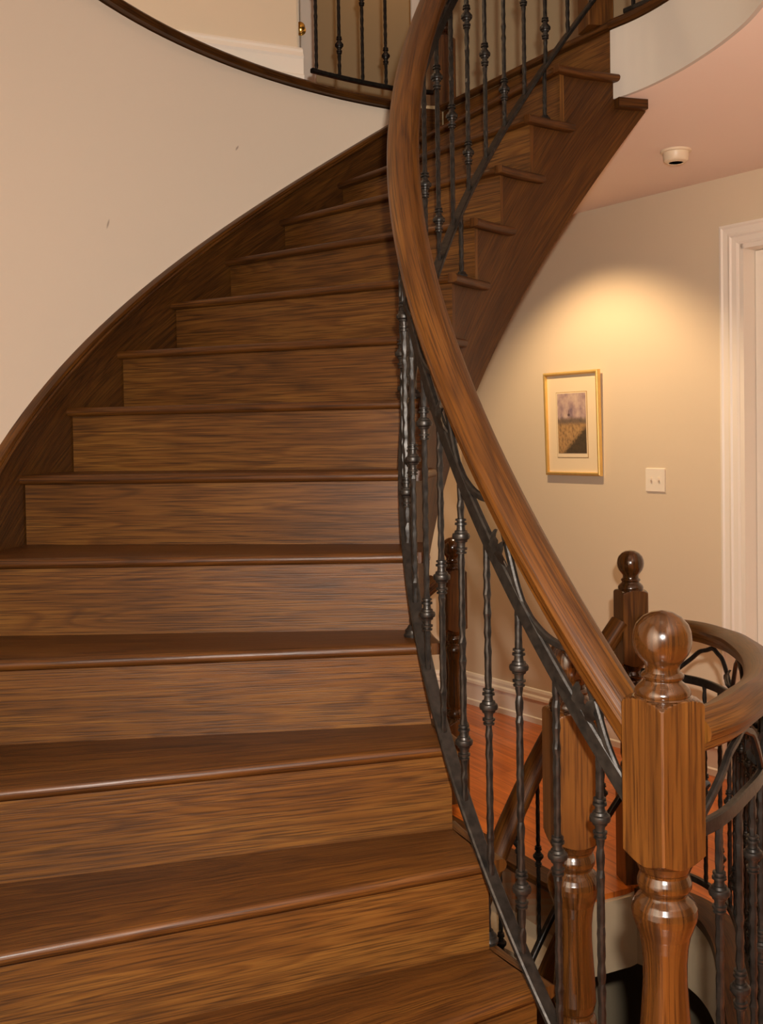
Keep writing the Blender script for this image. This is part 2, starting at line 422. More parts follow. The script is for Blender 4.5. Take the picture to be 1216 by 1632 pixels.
# baseboards (moulded section)
BB = [(0, 0), (0.026, 0), (0.026, 0.030), (0.018, 0.036), (0.018, 0.125), (0.024, 0.132), (0.022, 0.146), (0.013, 0.156), (0.013, 0.172), (0.008, 0.186), (0, 0.190)]
def base_run(name, a, b, nrm, prof=BB, z=0.0, mat=None):
    rings = [[Vector(p_) + nrm * o + UP * (z + h_) for o, h_ in prof] for p_ in (a, b)]
    return loft(name, rings, mat or WHITE, structure=True, smooth=False)
base_run('baseboard_right', WP(0.0, 0), WP(1.815, 0), WN)
nb = Vector((-0.154, -0.988, 0))
base_run('baseboard_back', W0 + Vector((-3.1, .484, 0)), W0 + Vector((0.01, 0, 0)), nb)

# ceiling slab and upper floor (edge curves along the stair well)
UPEDGE = spline([(0.832, 3.638, 0), (0.90, 3.545, 0), (0.958, 3.43, 0), (1.01, 3.28, 0), (1.055, 3.08, 0), (1.068, 2.86, 0), (1.03, 2.4, 0), (0.93, 1.7, 0), (0.80, 0.8, 0), (0.72, -0.4, 0), (0.70, -3.5, 0)], 5)
A13, B13 = ends(13)
arc_up = list(reversed(wall_line(RW + 0.02)))
slab = [(v.x, v.y) for v in reversed(UPEDGE)] + [(B13.x + 0.0, B13.y + 0.0)] + [(v.x, v.y) for v in arc_up] + [(-4, -3.2), (-4, 9), (5, 9), (5, -3.5)]
up = poly_slab('floor_upper', slab, CEILZ + 0.02, TOPZ, WALL_DIM)
me = up.data; me.materials.append(FLOOR)
for pg in me.polygons:
    if pg.normal.z > 0.5: pg.material_index = 1
# ceiling under it (separate thin sheet on the hall side)
rt = [(v.x, v.y) for v in UPEDGE]
ceil_poly = rt + [(5, -3.5), (5, 9), (-4, 9), (-4, 6.8), (S(RW + .13, 11).x, S(RW + .13, 11).y + .1), (S(RW + .13, 11.9).x, S(RW + .13, 11.9).y + .1), (B13.x, B13.y + .05), (A13.x - 0.3, A13.y + 0.55)]
poly_slab('ceiling', ceil_poly, CEILZ, CEILZ + 0.018, CEIL)
# painted fascia that closes the floor edge on the right, with its wooden nosing
rings = []
for i, v in enumerate(UPEDGE):
    t = (UPEDGE[min(i + 1, len(UPEDGE) - 1)] - UPEDGE[max(i - 1, 0)]).normalized(); s = -t.cross(UP)
    rings.append([v + UP * CEILZ, v - s * 0.015 + UP * CEILZ, v - s * 0.015 + UP * (TOPZ - .03), v + UP * (TOPZ - .03)])
loft('wall_fascia', rings, FASCIA, structure=True)
loft('trim_4', sweep_rings([Vector((v.x, v.y, TOPZ + 0.004)) for v in UPEDGE], nosing_prof(out=0.03)), OAK, structure=True)

# upper hall walls
UA = Vector((-3.2, 2.92, 0)); UB = Vector((-0.312, 4.193, 0)); UD = (UB - UA).normalized(); UN = Vector((UD.y, -UD.x, 0))
UCE = TOPZ + 2.6
vwall('wall_upper_left', UA, UB, TOPZ, UCE, WALL)
YB = 5.8
vwall('wall_upper_return', UB + Vector((0, .1, 0)), Vector((-0.50, YB, 0)), TOPZ, UCE, WALL)
BBU = [(0, 0), (0.026, 0), (0.026, 0.020), (0.018, 0.026), (0.018, 0.085), (0.024, 0.095), (0.013, 0.115), (0.013, 0.125), (0.006, 0.135), (0, 0.138)]
base_run('baseboard_upper', UA, UB + UD * 0.02, UN, BBU, TOPZ + .005)
DA0, DA1 = -0.334, 0.200                                   # recess in the upper back wall
vwall('wall_upper_back', Vector((DA1 + 0.03, YB, 0)), Vector((5, YB, 0)), TOPZ, UCE, WALL_DIM)
vwall('wall_upper_recess', Vector((-1.2, YB + 1.0, 0)), Vector((1.2, YB + 1.0, 0)), TOPZ, UCE, WALL_DIM)
vwall('wall_upper_header', Vector((-1.2, YB + 0.02, 0)), Vector((0.3, YB + 0.02, 0)), TOPZ + 2.1, UCE, WALL_DIM)
poly_slab('ceiling_upper', [(-4, -3.5), (5, -3.5), (5, 9), (-4, 9)], UCE, UCE + 0.1, CEIL)

# ------------------------------------------------------------------ the staircase
stair = thing('curved_staircase', 'dark stained oak staircase curving up to the right with closed risers', 'staircase', (OX, OY, 0))

def tread_mesh(k):
    A, B = ends(k); A2, B2 = ends(k + 1)
    d = (B - A).normalized(); fwd = Vector((d.y, -d.x, 0))
    if fwd.dot(A2 - A) < 0: fwd = -fwd
    z = zt(k); rings = []; n = 9
    d2 = (B2 - A2).normalized()
    for i in range(n):
        u = i / (n - 1)
        f = A.lerp(B, u) - fwd * NOSE; b = A2.lerp(B2, u) + fwd * 0.004
        dn = (b - f).normalized(); r = TT / 2; ring = []
        ring.append(b + UP * (z - TT))
        c = f + dn * r + UP * (z - r)
        for j in range(7):
            a = -math.pi / 2 - math.pi * j / 6
            ring.append(c + dn * (math.cos(a) * r) + UP * (math.sin(a) * r))
        ring.append(b + UP * z)
        rings.append(ring)
    return rings
def return_rings(k):
    """half-round nosing that returns along the inner end of the tread"""
    A, B = ends(k); A2, B2 = ends(k + 1)
    d = (B - A).normalized(); fwd = Vector((d.y, -d.x, 0))
    if fwd.dot(A2 - A) < 0: fwd = -fwd
    s = A - fwd * NOSE; e = A2 + (A2 - A).normalized() * 0.045
    z = zt(k); r = TT / 2; rings = []; n = 7
    if k == 12: e = A2 + (A2 - A).normalized() * 0.012
    for i in range(n):
        u = i / (n - 1); p_ = s.lerp(e, u)
        if 0 < i < n - 1 or True:
            v = (p_ - Vector((OX, OY, 0))).xy
            rad = Vector((v.x, v.y, 0)).normalized()
            if i > 0: p_ = Vector((OX, OY, 0)) + rad * RI
            p_ = Vector((p_.x, p_.y, 0))
        rad = (p_ - Vector((OX, OY, 0))); rad.z = 0; rad.normalize()
        inn = p_ - rad * 0.030; ring = [p_ + rad * 0.001 + UP * (z - TT)]
        for j in range(7):
            a = -math.pi / 2 - math.pi * j / 6
            ring.append(inn + rad * r + rad * (math.cos(a) * r) + UP * (z - r + math.sin(a) * r))
        ring.append(p_ + rad * 0.001 + UP * z)
        rings.append(ring)
    return rings
for k in range(-2, 13):
    t = loft('tread', tread_mesh(k), OAK_TREAD, stair)
    loft('return_nosing', return_rings(k), OAK_TREAD, t)
for k in range(-2, 14):
    A, B = ends(k); d = (B - A).normalized(); fwd = Vector((d.y, -d.x, 0))
    if fwd.dot(ends(min(k + 1, 13))[0] - A if k < 13 else A - ends(12)[0]) < 0: fwd = -fwd
    z0 = zt(k - 1) - 0.01 if k > -2 else 0.0; z1 = zt(k) - TT + 0.001
    n = 7; rings = []
    for i in range(n):
        p_ = A.lerp(B, i / (n - 1) * 0.9965)
        rings.append([p_ + UP * z0, p_ + fwd * 0.018 + UP * z0, p_ + fwd * 0.018 + UP * z1, p_ + UP * z1])
    loft('riser', rings, OAK_RISER, stair, smooth=False)
# landing nosing on the top riser
A, B = A13, B13; d = (B - A).normalized(); fwd = Vector((d.y, -d.x, 0))
if fwd.y < 0: fwd = -fwd
rings = []
for i in range(6):
    p_ = A.lerp(B, i / 5); ring = [p_ + fwd * 0.10 + UP * (TOPZ - TT)]
    for j in range(7):
        a = -math.pi / 2 - math.pi * j / 6
        ring.append(p_ - fwd * (NOSE - TT / 2) + fwd * math.cos(a) * TT / 2 + UP * (TOPZ + .002 - TT / 2 + math.sin(a) * TT / 2))
    ring.append(p_ + fwd * 0.10 + UP * (TOPZ + .002)); rings.append(ring)
loft('landing_nosing', rings, OAK, stair)

# outer closed stringer and its cap moulding
CS = 0.116
kk = [-2 + i * 0.2 for i in range(int(14.9 / 0.2) + 1)]
rings = []; capr = []
for k in kk:
    top = min(zt(k) + CS, TOPZ - 0.002) - 0.030; bot = max(0.0, zt(k) - 0.42)
    top = max(top, bot + 0.02)
    rings.append([S(RO, k, bot), S(RW + .001, k, bot), S(RW + .001, k, top), S(RO, k, top)])
    capr.append([S(RO - .005, k, top), S(RO - .011, k, top + .004), S(RO - .012, k, top + .010), S(RO - .007, k, top + .014), S(RO - .009, k, top + .020), S(RO - .006, k, top + .030), S(RO + .006, k, top + .035), S(RW + .0015, k, top + .036), S(RW + .0015, k, top)])
o = loft('outer_stringer', rings, OAK, stair, uvf=lambda i, v: (kk[i] * DA * RO * 1.18, v.z - zt(kk[i])))
loft('cap_moulding', capr, OAK_RAIL, o)
# inner cut stringer: stepped top, smooth curved foot
SB = 0.535
rings = []; qs_ = []
for k in range(-2, 15):
    if k <= 12:
        a0 = ends(k)[0]; a1 = ends(k + 1)[0]
    else:
        a0 = ends(13)[0]; a1 = S(RI, 14.15)
    f = lambda v: (TH0 - (math.atan2(v.y - OY, v.x - OX) % (2 * math.pi))) / DA
    k0, k1 = f(a0), f(a1)
    if k == 13: k1 = 14.15
    if k == 14: break
    for i in range(7):
        q = k0 + (k1 - k0) * i / 6
        q2 = q + (0.06 if i == 0 else 0) + (0.058 if i == 6 else 0)
        top = zt(k) - TT + .001 if k <= 12 else CEILZ
        bot = max(0.0, zt(q2) - SB); bot = min(bot, top - 0.01); qs_.append(q2)
        rings.append([S(RI + .001, q2, bot), S(RI + .001, q2, top), S(RI + .04, q2, top), S(RI + .04, q2, bot)])
loft('inner_stringer', rings, OAK, stair, sharp=50, uvf=lambda i, v: (qs_[i] * DA * RI * 1.6, v.z - zt(qs_[i])))
# small dark board that finishes the stringer under the ceiling
rings = [[S(RI - .03, q, CEILZ - .034), S(RI - .03, q, CEILZ - .001), S(RI + .03, q, CEILZ - .001), S(RI + .03, q, CEILZ - .034)] for q in (13.40, 13.6, 13.8, 14.0, 14.17)]
loft('stringer_end_board', rings, OAK, stair)
# plaster soffit
rings = []
for i in range(0, 61):
    q = 0.5 + 12.6 * i / 60; zz = max(0.004, zt(q) - SB + 0.03)
    rings.append([S(RI + .03, q, zz), S(RO + .01, q, zz), S(RO + .01, q, zz + .02), S(RI + .03, q, zz + .02)])
loft('soffit', rings, WALL_DIM, stair)

# ------------------------------------------------------------------ newel posts
PX = 1.016e-3
def newel_profile(H):
    """(z, r) from base up; numbers measured down from the ball top in pixels of the nearest post"""
    P_ = [(0, 1), (3, 17), (10, 30), (22, 41), (34, 45.5), (46, 46.8), (58, 45.5), (70, 41), (80, 33.5), (86, 28.5), (92, 27), (98, 28), (101, 32), (104, 34), (108, 33), (111, 30),
          (114, 31), (118, 36), (124, 42), (129, 44), (133, 44.5), (136, 43), (138, 45), (141, 54), (145, 61), (150, 64.5), (158, 66.5), (170, 71), (180, 80),
          (365, 80), (386, 70), (392, 64), (398, 55), (404, 47), (412, 43), (417, 41), (420, 38.5), (424, 38), (428, 40), (436, 43), (444, 43), (450, 40), (454, 37), (457, 36.5), (461, 39), (467, 46), (476, 51), (486, 52.5), (496, 51), (508, 47), (524, 41), (545, 37), (570, 35), (600, 35), (640, 37.5), (690, 41), (720, 42), (735, 39), (742, 35.5), (748, 36), (754, 41), (764, 43), (772, 41), (778, 37), (782, 36.5), (790, 46), (802, 60), (815, 72), (825, 80)]
    pr = [(H - d * PX, r * PX) for d, r in P_]
    pr += [(0.0, 80 * PX)]
    return list(reversed(pr))
def newel(name, label, x, y, z, rot, H=1.125, group='ball topped newel posts'):
    t = thing(name, label, 'newel post', (x, y, z), group)
    hs = 0.0478
    top = H - 141 * PX
    pr = newel_profile(H)
    sq = [(H - 419 * PX, H - 138.5 * PX, hs), (0, H - 783 * PX, hs)]
    body = [q for q in pr if q[0] <= H - 138 * PX + 1e-6]
    ball = [q for q in pr if q[0] >= H - 138.5 * PX - 1e-6]
    me = lathe_mesh('post', body, 96, sq, rot); me.materials.append(OAK_NEWEL); me.materials.append(OAK_TURNED)
    link('post', me, None, t)
    me = lathe_mesh('ball_finial', ball, 28, None, rot); link('ball_finial', me, OAK_TURNED, t)
    return t
newel('newel_post', 'large golden oak newel post with ball top, nearest at the stair foot', 0.4525, 1.672, zt(-2), math.radians(45 - 16), 1.127)
newel('newel_post', 'oak newel post half hidden behind the lower handrail', 0.372, 2.05, 0.0, math.radians(8), 1.200)
newel('newel_post', 'dark newel post in front of the hall wall, behind the nearest post', 0.885, 3.68, 0.0, math.radians(8), 1.190)
newel('newel_post', 'dark shadowed newel post seen through the stair balusters', 0.305, 4.52, 0.0, math.radians(20), 1.165)
newel('newel_post', 'oak newel post foot standing on the upper landing at the stair head', 0.787, 3.705, TOPZ, math.radians(12), 1.127)
newel('newel_post', 'reddish newel post at the end of the upper hall railing', 0.300, 4.605, TOPZ, math.radians(10), 1.127)

# ------------------------------------------------------------------ iron parts
def bar_mesh(name, length, side=0.0125, seed=0, down=True):
    rnd = random.Random(seed); n = max(6, int(length / 0.0125)); rings = []; ph = rnd.uniform(0, 6.3)
    for i in range(n + 1):
        z = length * i / n
        w1 = math.sin(z / 0.040 * 2 * math.pi + ph); w2 = math.sin(z / 0.034 * 2 * math.pi + ph * 1.7)
        s = side * (1 + 0.13 * w1 + 0.07 * rnd.uniform(-1, 1)); s2 = side * (1 - 0.13 * w2 + 0.07 * rnd.uniform(-1, 1)); tw = 0.16 * w2 + 0.1 * rnd.uniform(-1, 1)
        ring = []
        for x, y in crect(s, s2, side * 0.24):
            ring.append(Vector((x * math.cos(tw) - y * math.sin(tw), x * math.sin(tw) + y * math.cos(tw), z)))
        rings.append(ring)
    return loft_mesh(name, rings, flip=True, sharp=14)
KN = [(-.036, .0070), (-.0352, .0110), (-.0318, .0114), (-.0310, .0082), (-.0282, .0082), (-.0274, .0122), (-.0232, .0126), (-.0222, .0086), (-.018, .0085), (-.0125, .0095), (-.0115, .0125), (-.0070, .0138), (-.0050, .0174), (0, .0186), (.0050, .0174), (.0070, .0138), (.0115, .0125), (.0125, .0095), (.018, .0085), (.0222, .0086), (.0232, .0126), (.0274, .0122), (.0282, .0082), (.0310, .0082), (.0318, .0114), (.0352, .0110), (.036, .0070)]
KNUCKLE = lathe_mesh('knuckle', KN, 16); KNUCKLE.materials.append(IRON)
SHOE = lathe_mesh('shoe', [(0, .021), (.006, .022), (.010, .019), (.016, .0185), (.020, .014), (.026, .011)], 14); SHOE.materials.append(IRON)
def bal_set(length):
    ms = []
    for s_ in range(3):
        me = bar_mesh('baluster', length, seed=s_ + int(length * 1000)); me.materials.append(IRON); ms.append(me)
    return ms
def add_baluster(parent, pos, meshes, length, kind, rot):
    o = link('baluster', random.choice(meshes), IRON, parent, pos - wloc(parent)); o.rotation_euler = (0, 0, rot)
    for f in ((0.185, 0.815) if kind == 0 else (0.5,)):
        link('knuckle', KNUCKLE, IRON, o, (0, 0, length * f))
    return o
RAILP = [(-.018, -.029), (.018, -.029), (.023, -.024), (.025, -.014), (.034, -.008), (.037, .002), (.035, .011), (.029, .018), (.014, .027), (0, .030), (-.014, .027), (-.029, .018), (-.035, .011), (-.037, .002), (-.034, -.008), (-.025, -.014), (-.023, -.024)]
RAILP = [(x * 1.10, y * 1.10) for x, y in RAILP]
LEAFV = None
def leaf_mesh(seed):
    rnd = random.Random(seed); n = 7; rings = []
    for i in range(n):
        u = i / (n - 1); wd = 0.012 * math.sin(math.pi * min(1, u * 0.92 + 0.06)) ** 0.7 * (1 + 0.35 * (1 if i % 2 else -1) * 0.6) + 0.001
        y = 0.056 * u; bend = 0.014 * math.sin(u * 2.5)
        rings.append([Vector((-wd, bend + .004, y)), Vector((0, bend - .003, y)), Vector((wd, bend + .004, y)), Vector((0, bend + .003, y))])
    return loft_mesh('leaf', rings, flip=True, sharp=20)
LEAF = leaf_mesh(1); LEAF.materials.append(IRON)

KEYS = [(0, .0), (.08, .12), (.18, .5), (.3, .92), (.4, 1.0), (.48, .86), (.56, .64), (.7, .34), (.85, .10), (1, .0)]
KEYV = [(0, .0), (.12, .34), (.3, .80), (.5, 1.0), (.7, .80), (.88, .34), (1, .0)]
def keyf(u, keys):
    u = min(max(u, 0), 1)
    for (a, va), (b, vb) in zip(keys[:-1], keys[1:]):
        if u <= b: return va + (vb - va) * (u - a) / (b - a)
    return keys[-1][1]
def vine(parent, fn, s0, s1, period, phase, lowv, highv, keys, leaf_u):
    """scrolling rod between upper bar and handrail; fn(s, v) -> point at path parameter s, v above the bar"""
    m0 = math.floor((s0 - phase) / period); m1 = math.ceil((s1 - phase) / period)
    for m in range(m0, m1):
        a = max(s0, phase + m * period); b = min(s1, phase + (m + 1) * period)
        if b - a < period * 0.15: continue
        n = 20; pts = []
        for i in range(n + 1):
            q = a + (b - a) * i / n; u = (q - phase - m * period) / period
            pts.append(fn(q, lowv + (highv - lowv) * keyf(u, keys)))
        pts = spline(pts[::2], 3)
        loft('scroll', sweep_rings(pts, crect(0.012, 0.014, 0.003)), IRON, parent, sharp=30)
        for lu in leaf_u:
            q = phase + (m + lu) * period
            if q < s0 or q > s1: continue
            p0 = fn(q, lowv); p1 = fn(q + 0.02 * period, lowv); hd = math.atan2(p1.y - p0.y, p1.x - p0.x)
            for sg in (-1, 1):
                lf = link('leaf', LEAF, IRON, parent, fn(q + sg * 0.03 * period, lowv + 0.012) - wloc(parent))
                lf.rotation_euler = (0.2 * sg, sg * 0.35, hd)

# ---- stair railing
RB, RH = 1.150, 1.140
sr = thing('stair_railing', 'curving oak handrail on black wrought iron balusters beside the stair treads', 'railing', S(RB, -2, zt(-2)))
path = [S(RH, q, zt(q) + 0.874) for q in [-2.02 + 15.5 * i / 96 for i in range(97)]]
loft('handrail', sweep_rings(path, RAILP), OAK_RAIL, sr, sharp=22)
UBH, LBH = 0.742, 0.075
def bar_h(q): return LBH - 0.0025 * (q - 2) if q > 2 else LBH + 0.012 * (2 - q)
loft('upper_bar', sweep_rings([S(RB, q, zt(q) + UBH) for q in [-2.02 + 15.4 * i / 90 for i in range(91)]], crect(0.014, 0.030, 0.003)), IRON, sr, sharp=30)
loft('lower_bar', sweep_rings([S(RB, q, zt(q) + LBH) for q in [-1.95 + 15.3 * i / 90 for i in range(91)]], crect(0.030, 0.013, 0.003)), IRON, sr, sharp=30)
BL = UBH - LBH; BM = bal_set(BL)
q = -1.31; i = 0
while q < 13.0:
    add_baluster(sr, S(RB, q, zt(q) + LBH), BM, BL, i % 2, ang(q)); q += 0.61 if i < 6 else 0.681 if i < 14 else 0.64; i += 1
for q, tk in ((1.0, 0), (3.25, 3), (6.2, 6), (8.75, 8), (11.6, 11)):
    tk = min(tk, 12)
    top = zt(q) + LBH - (0 if tk else 0.07); zb = zt(tk)
    if top - zb < 0.03: continue
    me = bar_mesh('leg', top - zb, seed=int(q * 10)); lg = link('leg', me, IRON, sr, S(RB if tk else 1.112, q, zb) - wloc(sr)); lg.rotation_euler = (0, 0, ang(q))
    link('shoe', SHOE, IRON, lg, (0, 0, 0))
vine(sr, lambda s, v: S(RB, s, zt(s) + UBH + v), -1.95, 13.2, 1.35, -0.2, 0.010, 0.098, KEYS, (0.27,))

# ---- guard round the basement stairwell
gd = thing('stairwell_guard_railing', 'curved oak handrail on black iron balusters around the basement stairwell', 'railing', (GUARD[0].x, GUARD[0].y, 0))
loft('handrail', sweep_rings(GUARD, RAILP), OAK_RAIL, gd, sharp=22)
arcs = [0.0]
for i in range(1, len(GUARD)): arcs.append(arcs[-1] + (GUARD[i] - GUARD[i - 1]).length)
def gp(s):
    s = min(max(s, 0), arcs[-1])
    for i in range(1, len(GUARD)):
        if arcs[i] >= s:
            u = (s - arcs[i - 1]) / max(1e-6, arcs[i] - arcs[i - 1]); return GUARD[i - 1].lerp(GUARD[i], u)
    return GUARD[-1].copy()
loft('upper_bar', sweep_rings([v - UP * 0.170 for v in GUARD], crect(0.014, 0.028, 0.003)), IRON, gd, sharp=30)
loft('lower_bar', sweep_rings([v - UP * 0.850 for v in GUARD], crect(0.020, 0.020, 0.003)), IRON, gd, sharp=30)
GL = 0.68; GM = bal_set(GL)
s = 0.09; i = 0
while s < arcs[-1] - 0.05:
    v = gp(s); v2 = gp(s + .01)
    add_baluster(gd, v - UP * 0.850, GM, GL, i % 2, math.atan2(v2.y - v.y, v2.x - v.x)); s += 0.105; i += 1
vine(gd, lambda s_, v: gp(s_) + UP * (-0.170 + v), 0.0, arcs[-1], 0.40, 0.02, 0.010, 0.125, KEYV, (0.0,))

# ---- railing on the upper hall, over the curved wall
lk = [10.72 + (12.35 - 10.64) * i / 10 for i in range(11)]
lr = thing('landing_railing', 'short iron balustrade on the upper hall edge in front of the doorway', 'railing', S(2.27, 10.7, TOPZ))
LZ = TOPZ + 0.085
lp = [S(2.27, q, LZ) for q in lk]; lp[-1] = Vector((0.258, 4.595, LZ))
loft('lower_bar', sweep_rings(lp, crect(0.022, 0.018, 0.003)), IRON, lr, sharp=30)
loft('upper_bar', sweep_rings([v + UP * 0.72 for v in lp], crect(0.014, 0.028, 0.003)), IRON, lr, sharp=30)
loft('handrail', sweep_rings([v + UP * 0.93 for v in lp], RAILP), OAK_RAIL, lr)
LL = 0.72; LM = bal_set(LL)
i = 1; q = 10.80
while q < 12.3:
    add_baluster(lr, S(2.27, q, LZ), LM, LL, i % 2, ang(q)); q += 0.385; i += 1
# floor edge board under that railing
loft('trim_5', [[S(2.21, q, TOPZ), S(2.33, q, TOPZ), S(2.33, q, TOPZ + .012), S(2.21, q, TOPZ + .012)] for q in lk], OAK, structure=True)
bp = [S(RO - .006, 11.93), Vector((B13.x - .004, B13.y - .014, 0))]
loft('trim_6', [[v + UP * (TOPZ - .42), v + UP * (TOPZ - .02), v + Vector((0, .02, TOPZ - .02)), v + Vector((0, .02, TOPZ - .42))] for v in bp], OAK, structure=True)
# ---- gallery railing on the right of the landing (only its foot shows)
gr = thing('gallery_railing', 'iron balusters on the landing edge right of the stair head', 'railing', (UPEDGE[2].x, UPEDGE[2].y, TOPZ))
gpts = [Vector((v.x + 0.05, v.y + 0.03, TOPZ + 0.05)) for v in UPEDGE[0:26]]
loft('lower_bar', sweep_rings(gpts, crect(0.020, 0.018, 0.003)), IRON, gr, sharp=30)
loft('upper_bar', sweep_rings([v + UP * 0.72 for v in gpts], crect(0.014, 0.028, 0.003)), IRON, gr, sharp=30)
loft('handrail', sweep_rings([v + UP * 0.93 for v in gpts], RAILP), OAK_RAIL, gr)
for i in range(2, 25, 2): add_baluster(gr, gpts[i], LM, LL, (i // 2) % 2, 0.3)

# ------------------------------------------------------------------ basement flight
bs = thing('basement_stairs', 'cream painted steps going down under the main staircase', 'staircase', S(1.6, KB, 0))
for j in range(1, 11):
    k1 = KB - j + 1; k0 = KB - j; z = -RISE * j
    rings = []
    for i in range(5):
        r = RI - .02 + (RO - RI + .02) * i / 4
        rings.append([S(r, k1 + .02, z - .03), S(r, k0 - .15, z - .03), S(r, k0 - .15, z), S(r, k1 + .02, z)])
    loft('tread', rings, CREAM, bs, smooth=False)
    rings = [[S(r, k1, z), S(r, k1 + .1, z), S(r, k1 + .1, z + RISE - .03), S(r, k1, z + RISE - .03)] for r in (RI - .02, 1.5, 1.8, RO)]
    loft('riser', rings, CREAM, bs, smooth=False)
rings = [[S(RI - .03, q, -RISE * (KB - q) - .45), S(RI - .03, q, -RISE * (KB - q) + .03), S(RI, q, -RISE * (KB - q) + .03), S(RI, q, -RISE * (KB - q) - .45)] for q in [KB - 10 * i / 40 for i in range(41)]]
loft('stringer', rings, OAK, bs)
def brail(label, r, q0, q1, c, step, z_off):
    t = thing('basement_railing', label, 'railing', S(r, q0, zt(q0) + c))
    qs = [q0 + (q1 - q0) * i / 40 for i in range(41)]
    loft('handrail', sweep_rings([S(r, q, zt(q) + c) for q in qs], RAILP), OAK_RAIL, t)
    loft('lower_bar', sweep_rings([S(r, q, zt(q) + c - z_off) for q in qs], crect(0.020, 0.020, 0.003)), IRON, t, sharp=30)
    ml = bal_set(z_off - .02); q = q0 - 0.5; i = 0
    while q > q1:
        add_baluster(t, S(r, q, zt(q) + c - z_off), ml, z_off - .02, i % 2, ang(q)); q -= step; i += 1
brail('oak handrail descending to the basement from the dark back newel post', 1.16, 13.55, 5.0, -2.21, 0.62, 0.62)
brail('oak handrail descending to the basement from the shadowed post seen through balusters', 2.10, 12.3, 6.0, -1.92, 0.62, 0.75)

# ------------------------------------------------------------------ doors
def casing(name, side_u, z_top, wdt=0.095):
    pass
# casing of the hall door: three moulded runs
d1 = thing('door_1', 'white moulded doorway on the right hall wall', 'door', WP(DU0, 0)); d1['kind'] = 'structure'; del d1['category']
CP = [(0, 0), (0, .020), (.010, .022), (.018, .016), (.040, .014), (.052, .018), (.060, .012), (.082, .010), (.092, .006), (.095, 0)]   # (across from outer edge, depth)
def cas(u_o, sgn, z0, z1, mit):
    rings = []
    for z, m in ((z0, 0), (z1, mit)):
        rings.append([WP(u_o + sgn * a, z - (m * a), d_) for a, d_ in CP])
    return rings
OUT = 1.82; TOPC = TOPZ * 0 + 1.976 + ZF
loft('casing', cas(OUT, 1, 0, TOPC, 1), WHITE, d1, smooth=False)
loft('casing', cas(2.895, -1, 0, TOPC, 1), WHITE, d1, smooth=False)
loft('casing', [[WP(u - s_ * -a, TOPC - a, d_) for a, d_ in CP] for u, s_ in ((OUT, 1), (2.895, -1))], WHITE, d1, smooth=False)
wallbox('jamb', OUT + .092, OUT + .115, 0, TOPC - .09, -.13, .004, WHITE, d1)
wallbox('jamb', 2.895 - .115, 2.895 - .092, 0, TOPC - .09, -.13, .004, WHITE, d1)
wallbox('head_jamb', OUT + .1, 2.895 - .1, TOPC - .115, TOPC - .09, -.13, .004, WHITE, d1)
leaf = wallbox('door_leaf', OUT + .118, 2.777, 0.01, TOPC - .118, -.125, -.085, WHITE, d1)
for z0, z1 in ((.2, 1.05), (1.2, 2.25)):
    for u0, u1 in ((OUT + .23, OUT + .5), (OUT + .6, OUT + .86)):
        wallbox('door_panel', u0, u1, z0, z1, -.088, -.078, WHITE, leaf, bev=.006)
# upper hall door with brass knob
d2 = thing('door_2', 'white upper hall door with a brass knob', 'door', (-0.862, YB, TOPZ)); d2['kind'] = 'structure'; del d2['category']
link('door_leaf', box_mesh('door_leaf', (-0.38, -.02, 0), (0.448, .02, 2.05)), WHITE, d2)
link('casing', box_mesh('casing', (0.452, -.035, 0), (0.535, .03, 2.12), 0.006), WHITE, d2)
kb = link('knob', lathe_mesh('knob', [(0, .030), (.004, .030), (.008, .014), (.020, .011), (.028, .016), (.036, .026), (.046, .029), (.055, .026), (.061, .014), (.062, .001)], 18), BRASS, d2, (0.455, -.036, 0.825))
kb.rotation_euler = (math.pi / 2, 0, 0)
link('casing', box_mesh('casing', (1.065, -.035, 0), (1.12, .03, 2.12), 0.006), WHITE, d2)

